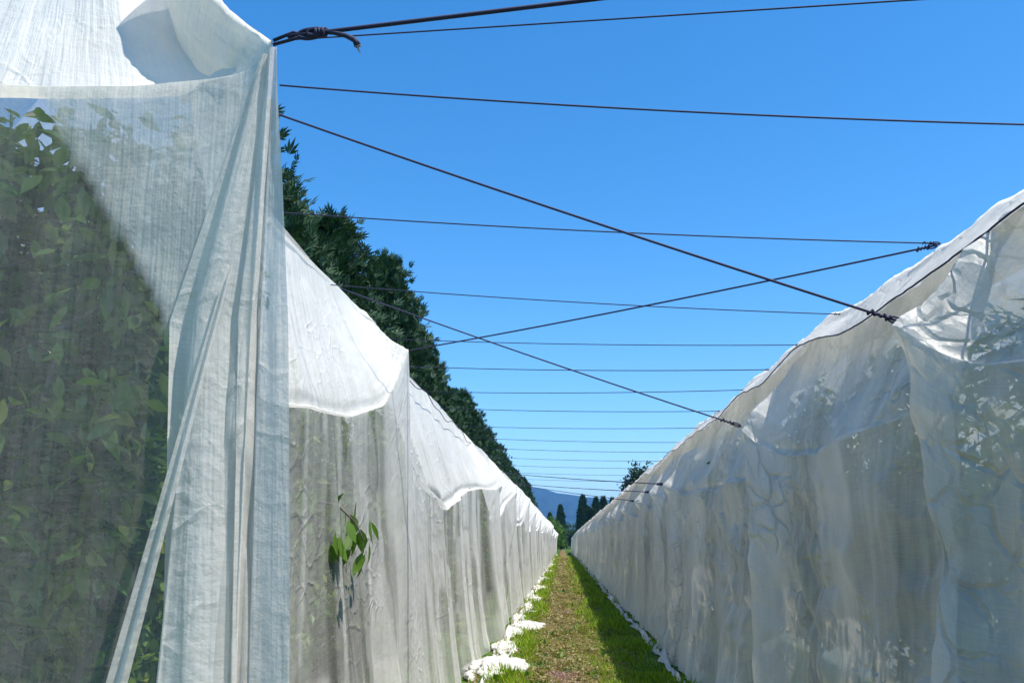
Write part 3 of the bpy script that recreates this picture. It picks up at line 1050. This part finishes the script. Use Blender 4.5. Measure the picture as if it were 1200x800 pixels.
# ------------------------------------------------------------------ conifers of the windbreak
spV = []
spF = []
for k, (ang, ln) in enumerate(((-0.75, 0.6), (-0.35, 0.85), (0, 1.0), (0.35, 0.85), (0.75, 0.6))):
    d = np.array([math.sin(ang), math.cos(ang), 0.0])
    s_ = np.array([math.cos(ang), -math.sin(ang), 0]) * 0.085
    b = d * 0.12
    m_ = d * ln * 0.55 + np.array([0, 0, 0.05 * (k % 2)])
    n0 = len(spV)
    spV += [b * 0.3, m_ + s_, d * ln + np.array([0, 0, 0.08]), m_ - s_]
    spF.append((n0, n0 + 1, n0 + 2, n0 + 3))
spV = np.array(spV)
spF = [np.array(spF)]


def conifer_meshes(h, seed):
    r = np.random.default_rng(seed)
    pos = []
    dirs = []
    lim = Acc()
    nb = 330
    for k in range(nb):
        z = 0.6 + (h - 0.9) * (k / nb) ** 0.9
        a = k * 2.399 + r.uniform(-0.5, 0.5)
        f = 1 - z / h
        rad = (1.75 * min(1, f * 2.3) ** 0.75 * (0.75 + 0.35 * vnoise(a * 1.3, z * 0.55, seed)) + 0.12) * r.uniform(0.78, 1.12)
        rise = 0.55 + 0.5 * (1 - f)
        p0 = np.array([0, 0, z])
        p1 = np.array([math.cos(a) * rad, math.sin(a) * rad, z + rad * rise])
        if k % 3 == 0: lim.add(*tube(np.array([p0, (p0 + p1) / 2 + (0, 0, -0.05), p1]), [0.03, 0.018, 0.006], 4, False))
        nsp = int(14 + 22 * rad)
        t = r.uniform(0.3, 1.05, nsp) ** 0.7
        c = p0 + (p1 - p0) * t[:, None] + r.normal(0, 0.10 + 0.06 * rad, (nsp, 3))
        d = (p1 - p0) / np.linalg.norm(p1 - p0) + r.normal(0, 0.45, (nsp, 3)) + np.array([0, 0, 0.25])
        pos.append(c)
        dirs.append(d)
    # leader
    tz = r.uniform(h - 1.0, h + 0.25, 30)
    pos.append(np.stack([r.normal(0, 0.07, 30), r.normal(0, 0.07, 30), tz], 1))
    dirs.append(np.stack([r.normal(0, 0.35, 30), r.normal(0, 0.35, 30), np.ones(30)], 1))
    pos = np.vstack(pos)
    D = np.vstack(dirs)
    D /= np.linalg.norm(D, axis=1, keepdims=True)
    side = np.cross(D, r.normal(0, 1, D.shape))
    side /= np.linalg.norm(side, axis=1, keepdims=True)
    up = np.cross(side, D)
    rot = np.stack([side, D, up], 2)
    V, F = scatter(spV, spF, pos, rot, r.uniform(0.2, 0.42, len(pos)))
    return (npmesh('crown', V, F, M_conifer, False), lim.mesh('limbs', M_bark),
            npmesh('trunk', *tube(np.array([(0, 0, -0.1), (0.03, 0, 2), (0, 0.04, 6), (0, 0, h * 0.97)]), [0.19, 0.15, 0.09, 0.02], 9), M_bark))


cproto = [conifer_meshes(11.2, 301), conifer_meshes(10.6, 302), conifer_meshes(11.6, 303)]
rc = random.Random(14)
yy = 17.2
k = 2
while yy < 178:
    t = empty('conifer_tree', (-7.05 + rc.uniform(-0.25, 0.25), yy, 0), rc.uniform(0, 6.28))
    s_ = rc.uniform(0.86, 1.10)
    t.scale = (s_, s_, s_ * rc.uniform(0.92, 1.08))
    nth = ['second', 'third', 'fourth', 'fifth', 'sixth', 'seventh', 'eighth', 'ninth', 'tenth', 'eleventh', 'twelfth']
    if k == 2: lab = 'nearest dark conifer of the windbreak, rising beside the hanging white corner of the left netting'
    elif k < 14: lab = '%s dark green conifer of the windbreak, counting from the hanging white corner' % nth[k - 3]
    else: lab = 'small looking dark conifer far down the windbreak row beyond the left netting'
    tag(t, lab, 'conifer', 'conifers of the windbreak row')
    cr_, li_, tr_ = cproto[rc.randrange(3)]
    link('crown', cr_, t)
    link('limbs', li_, link('trunk', tr_, t))
    yy += rc.uniform(2.6, 3.6) if yy < 90 else rc.uniform(3.6, 5)
    k += 1


# ------------------------------------------------------------------ far trees and bushes
def bush_mesh(w_, h, n, seed, mat, leaf=0.25, z0=0.1):
    r = np.random.default_rng(seed)
    cl = r.normal(0, 1, (26, 3))
    cl /= np.linalg.norm(cl, axis=1, keepdims=True)
    cl *= r.uniform(0.35, 0.95, (26, 1))
    pos = cl[r.integers(26, size=n)] + r.normal(0, 0.16, (n, 3))
    pos = pos * np.array([w_ / 2, w_ / 2, h / 2 * (1 - z0)]) + np.array([0, 0, h * (0.5 + z0 / 2)])
    V, F = scatter(leafV2, leafF2, pos, rot_rand(n, 0.9), leaf * r.uniform(0.6, 1.3, n))
    return npmesh('crown', V, F, mat, False)


def stem_mesh(h, r0): return npmesh('trunk', *tube(np.array([(0, 0, -0.1), (0.05, 0.02, h * 0.4), (0, 0, h)]), [r0, r0 * 0.75, r0 * 0.3], 8), M_bark)


def cyp_mesh(w_, h, n, seed):
    r = np.random.default_rng(seed)
    z = r.uniform(0.02, 1, n)
    rad = w_ / 2 * np.minimum(1, (1 - z) * 2.6 + 0.05) ** 0.7 * np.minimum(1, z * 8) * r.uniform(0.55, 1.1, n)
    a = r.uniform(0, 6.28, n)
    pos = np.stack([np.cos(a) * rad, np.sin(a) * rad, z * h], 1)
    D = np.stack([np.cos(a) * 0.3, np.sin(a) * 0.3, np.ones(n)], 1) + r.normal(0, 0.2, (n, 3))
    D /= np.linalg.norm(D, axis=1, keepdims=True)
    side = np.cross(D, r.normal(0, 1, D.shape))
    side /= np.linalg.norm(side, axis=1, keepdims=True)
    rot = np.stack([side, D, np.cross(side, D)], 2)
    V, F = scatter(spV, spF, pos, rot, r.uniform(0.5, 1.0, n) * 0.9)
    return npmesh('crown', V, F, M_far, False)


def tree2(name, cat, label, group, crown, stem, x, y, s=1.0, rz=0.0):
    t = empty(name, (x, y, 0), rz)
    t.scale = (s, s, s)
    tag(t, label, cat, group)
    link('crown', crown, t)
    link('trunk', stem, t)
    return t


tb = bush_mesh(4.2, 9.2, 5200, 5, M_far, 0.42, 0.25)
ts = stem_mesh(6.5, 0.18)
tree2('broadleaf_tree', 'tree', 'dark tree showing its crown above the far end of the right netting', None, tb, ts, 9.6, 108, 1.15)
cyps = [cyp_mesh(2.2, 10.5, 1500, 71), cyp_mesh(1.8, 9.2, 1300, 72)]
cst = stem_mesh(6, 0.14)
k = 0
for (cx, cy, s_) in ((4.6, 200, 1.15), (6.0, 203, 1.05), (7.6, 199, 1.1), (9.6, 205, 1.3), (11.5, 202, 1.1)):
    tree2('cypress_tree', 'cypress', 'slim dark cypress in the clump at the far end of the right row', 'cypresses at the far right end', cyps[k % 2], cst, cx, cy, s_, k)
    k += 1
for (cx, cy, s_) in ((-3.2, 215, 0.95), (-0.6, 225, 1.05)):
    tree2('cypress_tree', 'cypress', 'slim dark cypress standing past the far end of the left row', 'cypresses at the far left end', cyps[k % 2], cst, cx, cy, s_, k)
    k += 1
bm1 = bush_mesh(5.0, 4.6, 3600, 9, M_bush, 0.3, 0.05)
bst = stem_mesh(2.5, 0.1)
tree2('bush', 'bush', 'bright green bush closing the path at the end of the left netting', None, bm1, bst, -1.6, 172, 1.2)
tree2('bush', 'bush', 'yellowish green bush behind the bright bush at the path end', None, bm1, bst, -3.6, 186, 1.5, 2.0)
fb = bush_mesh(7.0, 6.5, 3600, 10, M_far, 0.5, 0.05)
fst = stem_mesh(4, 0.2)
rf = random.Random(6)
for i in range(26):
    tree2('broadleaf_tree', 'tree', 'round dark tree in the belt closing off the orchard', 'trees of the belt beyond the orchard', fb, fst, -22 + i * 2.6 + rf.uniform(-1, 1), 262 + rf.uniform(-22, 25), rf.uniform(0.75, 1.25), rf.uniform(0, 6))

# ------------------------------------------------------------------ ground cover
def cover(name, base, n, sampler, scl, mat, label, tilt=0.5):
    pos = sampler(n)
    n = len(pos)
    V, F = scatter(base[0], base[1], pos, rot_rand(n, tilt), rng.uniform(scl[0], scl[1], n) * (1 + np.maximum(pos[:, 1] - 12, 0) / 40) * (1 + 1.1 * fbm(pos[:, 0] * 2.3, pos[:, 1] * 1.1, 95)))
    o = link(name, npmesh(name, V, F, mat, False))
    return tag(o, label, name.replace('_', ' '), kind='stuff')


bladeB = (np.array([(-0.06, 0, 0), (0.06, 0, 0), (0.05, 0.08, 0.55), (-0.05, 0.08, 0.55), (0, 0.32, 1.0)]), [np.array([(0, 1, 2, 3)]), np.array([(3, 2, 4)])])
clovB = (np.array([(0, 0, 0.5), (0.35, 0.25, 0.6), (0.1, 0.55, 0.55), (-0.35, 0.3, 0.62), (-0.45, -0.1, 0.55), (0.05, -0.5, 0.6), (0.4, -0.25, 0.56)]), [np.array([(0, 1, 2), (0, 3, 4), (0, 5, 6)])])
dryB = (np.array([(0.25, 0, 0.4), (-0.12, 0.22, 0.4), (-0.12, -0.22, 0.4), (0, 0, 1.0), (0, 0, 0.1)]), [np.array([(0, 1, 3), (1, 2, 3), (2, 0, 3), (1, 0, 4), (2, 1, 4), (0, 2, 4)])])


def ydist(n, y0=6.0, y1=110): return 1 / (1 / y0 + rng.uniform(0, 1, n) * (1 / y1 - 1 / y0))


def s_edges(n):
    yv = ydist(n)
    sd_ = rng.uniform(0, 1, n) < 0.42
    x = np.where(sd_, rng.normal(-0.70, 0.15, n), rng.normal(0.85, 0.33, n))
    patch = fbm(x * 1.2, yv * 0.5, 91)
    keep = (patch + 0.15 * rng.normal(size=n) > -0.22) & (x > -1.35) & (x < 1.6)
    return np.stack([x, yv, np.zeros(n)], 1)[keep]


def s_mid(n):
    yv = ydist(n)
    x = rng.normal(-0.08, 0.44, n)
    patch = fbm(x * 1.0, yv * 0.4, 92)
    keep = (patch + 0.15 * rng.normal(size=n) > -0.25) & (np.abs(x) < 1.2)
    return np.stack([x, yv, np.full(n, 0.02)], 1)[keep]


def s_dry(n):
    yv = ydist(n)
    x = rng.normal(-0.1, 0.32, n)
    patch = fbm(x * 0.9 + 5, yv * 0.3, 93)
    keep = (patch + 0.16 * rng.normal(size=n) > -0.2) & (np.abs(x) < 0.9)
    return np.stack([x, yv, np.full(n, 0.02)], 1)[keep]


cover('grass', bladeB, 80000, s_edges, (0.05, 0.15), M_grass, 'bright green grass along both foots of the netting')
def s_weed(n):
    c = np.stack([rng.uniform(-0.95, 1.15, 90), ydist(90, 7, 60)], 1)
    k_ = rng.integers(90, size=n)
    return np.stack([c[k_, 0] + rng.normal(0, 0.055, n), c[k_, 1] + rng.normal(0, 0.07, n), np.abs(rng.normal(0, 0.03, n))], 1)


cover('weeds', (leafV2, leafF2), 5200, s_weed, (0.05, 0.12), M_bush, 'tufts of broad leaved weeds dotted over the grassy lane', 0.8)
cover('clover', clovB, 90000, s_mid, (0.04, 0.09), M_clover, 'low olive green clover covering the middle of the path', 0.35)
cover('dry_flowers', dryB, 44000, s_dry, (0.022, 0.05), M_dry, 'faded pinkish brown flower heads over the middle of the path', 0.4)

# ------------------------------------------------------------------ wires and ropes
def span(a, b, sag, n=40):
    a = np.array(a, float)
    b = np.array(b, float)
    t = np.linspace(0, 1, n)[:, None]
    q = a * (1 - t) + b * t
    q[:, 2] -= sag * 4 * (t * (1 - t))[:, 0]
    return q


def torus_pts(c, ax, u_, ru, rv, n=24):
    a = np.linspace(0, 2 * math.pi, n)
    return np.array(c)[None] + np.cos(a)[:, None] * np.array(ax)[None] * ru + np.sin(a)[:, None] * np.array(u_)[None] * rv


def knot_acc(q, r, L):
    """a wrapped knot / hook at the end q[-1] of a rope"""
    acc = Acc()
    d = (q[-1] - q[-3]) / np.linalg.norm(q[-1] - q[-3])
    n1 = np.cross(d, (0, 0, 1.0))
    n1 /= np.linalg.norm(n1)
    n2 = np.cross(n1, d)
    t = np.linspace(0, 1, 60)
    a = t * 2 * math.pi * 4
    wr = r * (1.5 + 0.7 * np.sin(t * 9))
    hel = q[-1] - d * (0.25 + 0.5 * t[:, None]) * L + wr[:, None] * (np.cos(a)[:, None] * n1 + np.sin(a)[:, None] * n2)
    acc.add(*tube(hel, r * 0.75, 5))
    acc.add(*tube(torus_pts(q[-1] - d * L * 0.16, d, n2, L * 0.17, r * 2.3), r * 0.7, 5))
    return acc, d, n1, n2


def wire(name, label, cat, group, q, r, mat, knot=0.0):
    o = tag(link(name, npmesh(name, *tube(q, r, 6), mat)), label, cat, group)
    if knot:
        acc, d, n1, n2 = knot_acc(q, r, knot)
        link('knot', acc.mesh('knot', mat), o)
    return o


CW = [(3.70, 3.63), (5.46, 5.14), (7.20, 6.91), (9.27, 8.08), (10.84, 9.33), (12.76, 10.6), (14.4, 12.36), (16.7, 14.2), (18.6, 16.3), (20.6, 18.1), (22.9, 20.1), (25.2, 22.1), (27.8, 24.4), (30.6, 26.9)]
ordn = ['nearest', 'second', 'third', 'fourth', 'fifth', 'sixth', 'seventh', 'eighth', 'ninth', 'tenth', 'eleventh', 'twelfth', 'thirteenth', 'farthest']
for k, (yl, yr) in enumerate(CW):
    q = span((-2.1, yl, 4.0) if k else (-1.35, yl - 0.01, 3.92), (2.35, yr, float(np.interp(yr, [3.7, 5.2, 9], [3.56, 3.55, 3.60]))), 0.03)
    lab = ('thin dark cross wire between the two netting rows, %s from the viewer' % ordn[k]) if k else 'nearest level cross wire, running out of the photo at the upper right'
    wire('cross_wire', lab, 'wire', 'level cross wires between the netting rows', q, 0.0044 if k < 4 else 0.0052, M_wire, 0.14 if k else 0)

tie1 = np.array((-0.95, 2.56, 3.42))
q = span(tie1 + (0.03, 0.0, 0.02), (2.3, 2.37, 3.62), -0.0)
rope1 = wire('tie_rope', 'thick dark rope with looped knot and frayed tail at the left netting corner', 'rope', 'tie ropes', q, 0.0075, M_rope)
# its knot: a short double strand, a figure-of-eight loop and a frayed tail
ka = Acc()
d = (q[-1] - q[0]) / np.linalg.norm(q[-1] - q[0])
zz = np.array((0, 0, 1.0))
n2 = zz - d * np.dot(zz, d)
n2 /= np.linalg.norm(n2)
n1 = np.cross(d, n2)
ka.add(*tube(torus_pts(q[0] + d * 0.080, d, n2, 0.043, 0.017), 0.0075, 7))
ka.add(*tube(torus_pts(q[0] + d * 0.098 + n1 * 0.006, d, n2, 0.026, 0.012), 0.0075, 7))
tt = np.linspace(0, 1, 50)
hel = q[0] + d * (0.10 + 0.035 * tt[:, None]) + 0.012 * (np.cos(tt * 19)[:, None] * n2 + np.sin(tt * 19)[:, None] * n1)
ka.add(*tube(hel, 0.0065, 6))
for s_ in (-0.008, 0.008): ka.add(*tube(np.array([tie1 + n2 * s_ - d * 0.02, q[0] + d * 0.02 + n2 * s_ * 1.6, q[0] + d * 0.045 + n2 * s_ * 0.4]), 0.006, 6))
link('loop_knot', ka.mesh('loop_knot', M_rope), rope1)
tail = np.array([q[0] + d * 0.13, q[0] + d * 0.165 - n2 * 0.008, q[0] + d * 0.205 - n2 * 0.024, q[0] + d * 0.235 - n2 * 0.044, q[0] + d * 0.245 - n2 * 0.066])
tail_o = link('rope_tail', npmesh('rope_tail', *tube(tail, [0.0075, 0.008, 0.0085, 0.010, 0.0125], 7), M_rope), rope1)
fr = Acc()
for i in range(16):
    v = -n2 * random.uniform(0.3, 1.0) + d * random.uniform(-0.5, 0.9) + n1 * random.uniform(-0.5, 0.5)
    e = tail[-1] + v * random.uniform(0.012, 0.028)
    fr.add(*tube(np.array([tail[-1] + v * 0.002, (tail[-1] + e) / 2 + n1 * 0.003, e]), 0.0016, 4))
link('frayed_end', fr.mesh('frayed_end', M_fray), tail_o)

q = span((-1.2, 3.312, 3.918), (2.3, 2.66, 3.6), 0.0)
wire('cross_wire', 'topmost thin wire running just behind the knotted rope at the upper left', 'wire', 'level cross wires between the netting rows', q, 0.0033, M_wire)
wire('tie_rope', 'long dark rope from behind the left corner down to the nearest right netting tip', 'rope', 'tie ropes', span((-2.1, 4.52, 4.40), (1.57, 3.88, 2.73), 0.02), 0.0065, M_rope, 0.22)
wire('tie_rope', 'dark rope rising from the second left corner to the right ridge', 'rope', 'tie ropes', span((-1.40, 7.66, 3.49), (2.33, 5.14, 3.54), 0.02), 0.0065, M_rope, 0.16)
wire('tie_rope', 'dark rope slanting from the left ridge down to the second right netting tip', 'rope', 'tie ropes', span((-2.1, 7.77, 4.13), (1.57, 7.57, 2.75), 0.02), 0.007, M_rope, 0.24)
for k, (yl, yr, lb_) in enumerate(((28.1, 13.66, 'upper'), (33.0, 15.8, 'middle'), (33.3, 19.2, 'steepest'))):
    wire('tie_rope', '%s of the three far dark ropes tied to the low right netting tips' % lb_, 'rope', 'tie ropes', span((-2.0, yl, 4.0), (1.57, yr, 2.65), 0.03), 0.009, M_rope, 0.3)

# ------------------------------------------------------------------ air
m, nt, out = new_mat('air_haze')
pv = N(nt, 'ShaderNodeVolumePrincipled')
pv.inputs['Color'].default_value = (0.10, 0.42, 1.0, 1)
pv.inputs['Density'].default_value = 0.00013
pv.inputs['Anisotropy'].default_value = 0.2
nt.links.new(pv.outputs[0], out.inputs['Volume'])
bm = bmesh.new()
bmesh.ops.create_cube(bm, size=1.0)
me = bpy.data.meshes.new('haze')
bm.to_mesh(me)
bm.free()
me.materials.append(m)
o = link('haze', me)
o.scale = (18400, 11000, 420)
o.location = (0, 4900, 206)
tag(o, kind='stuff')
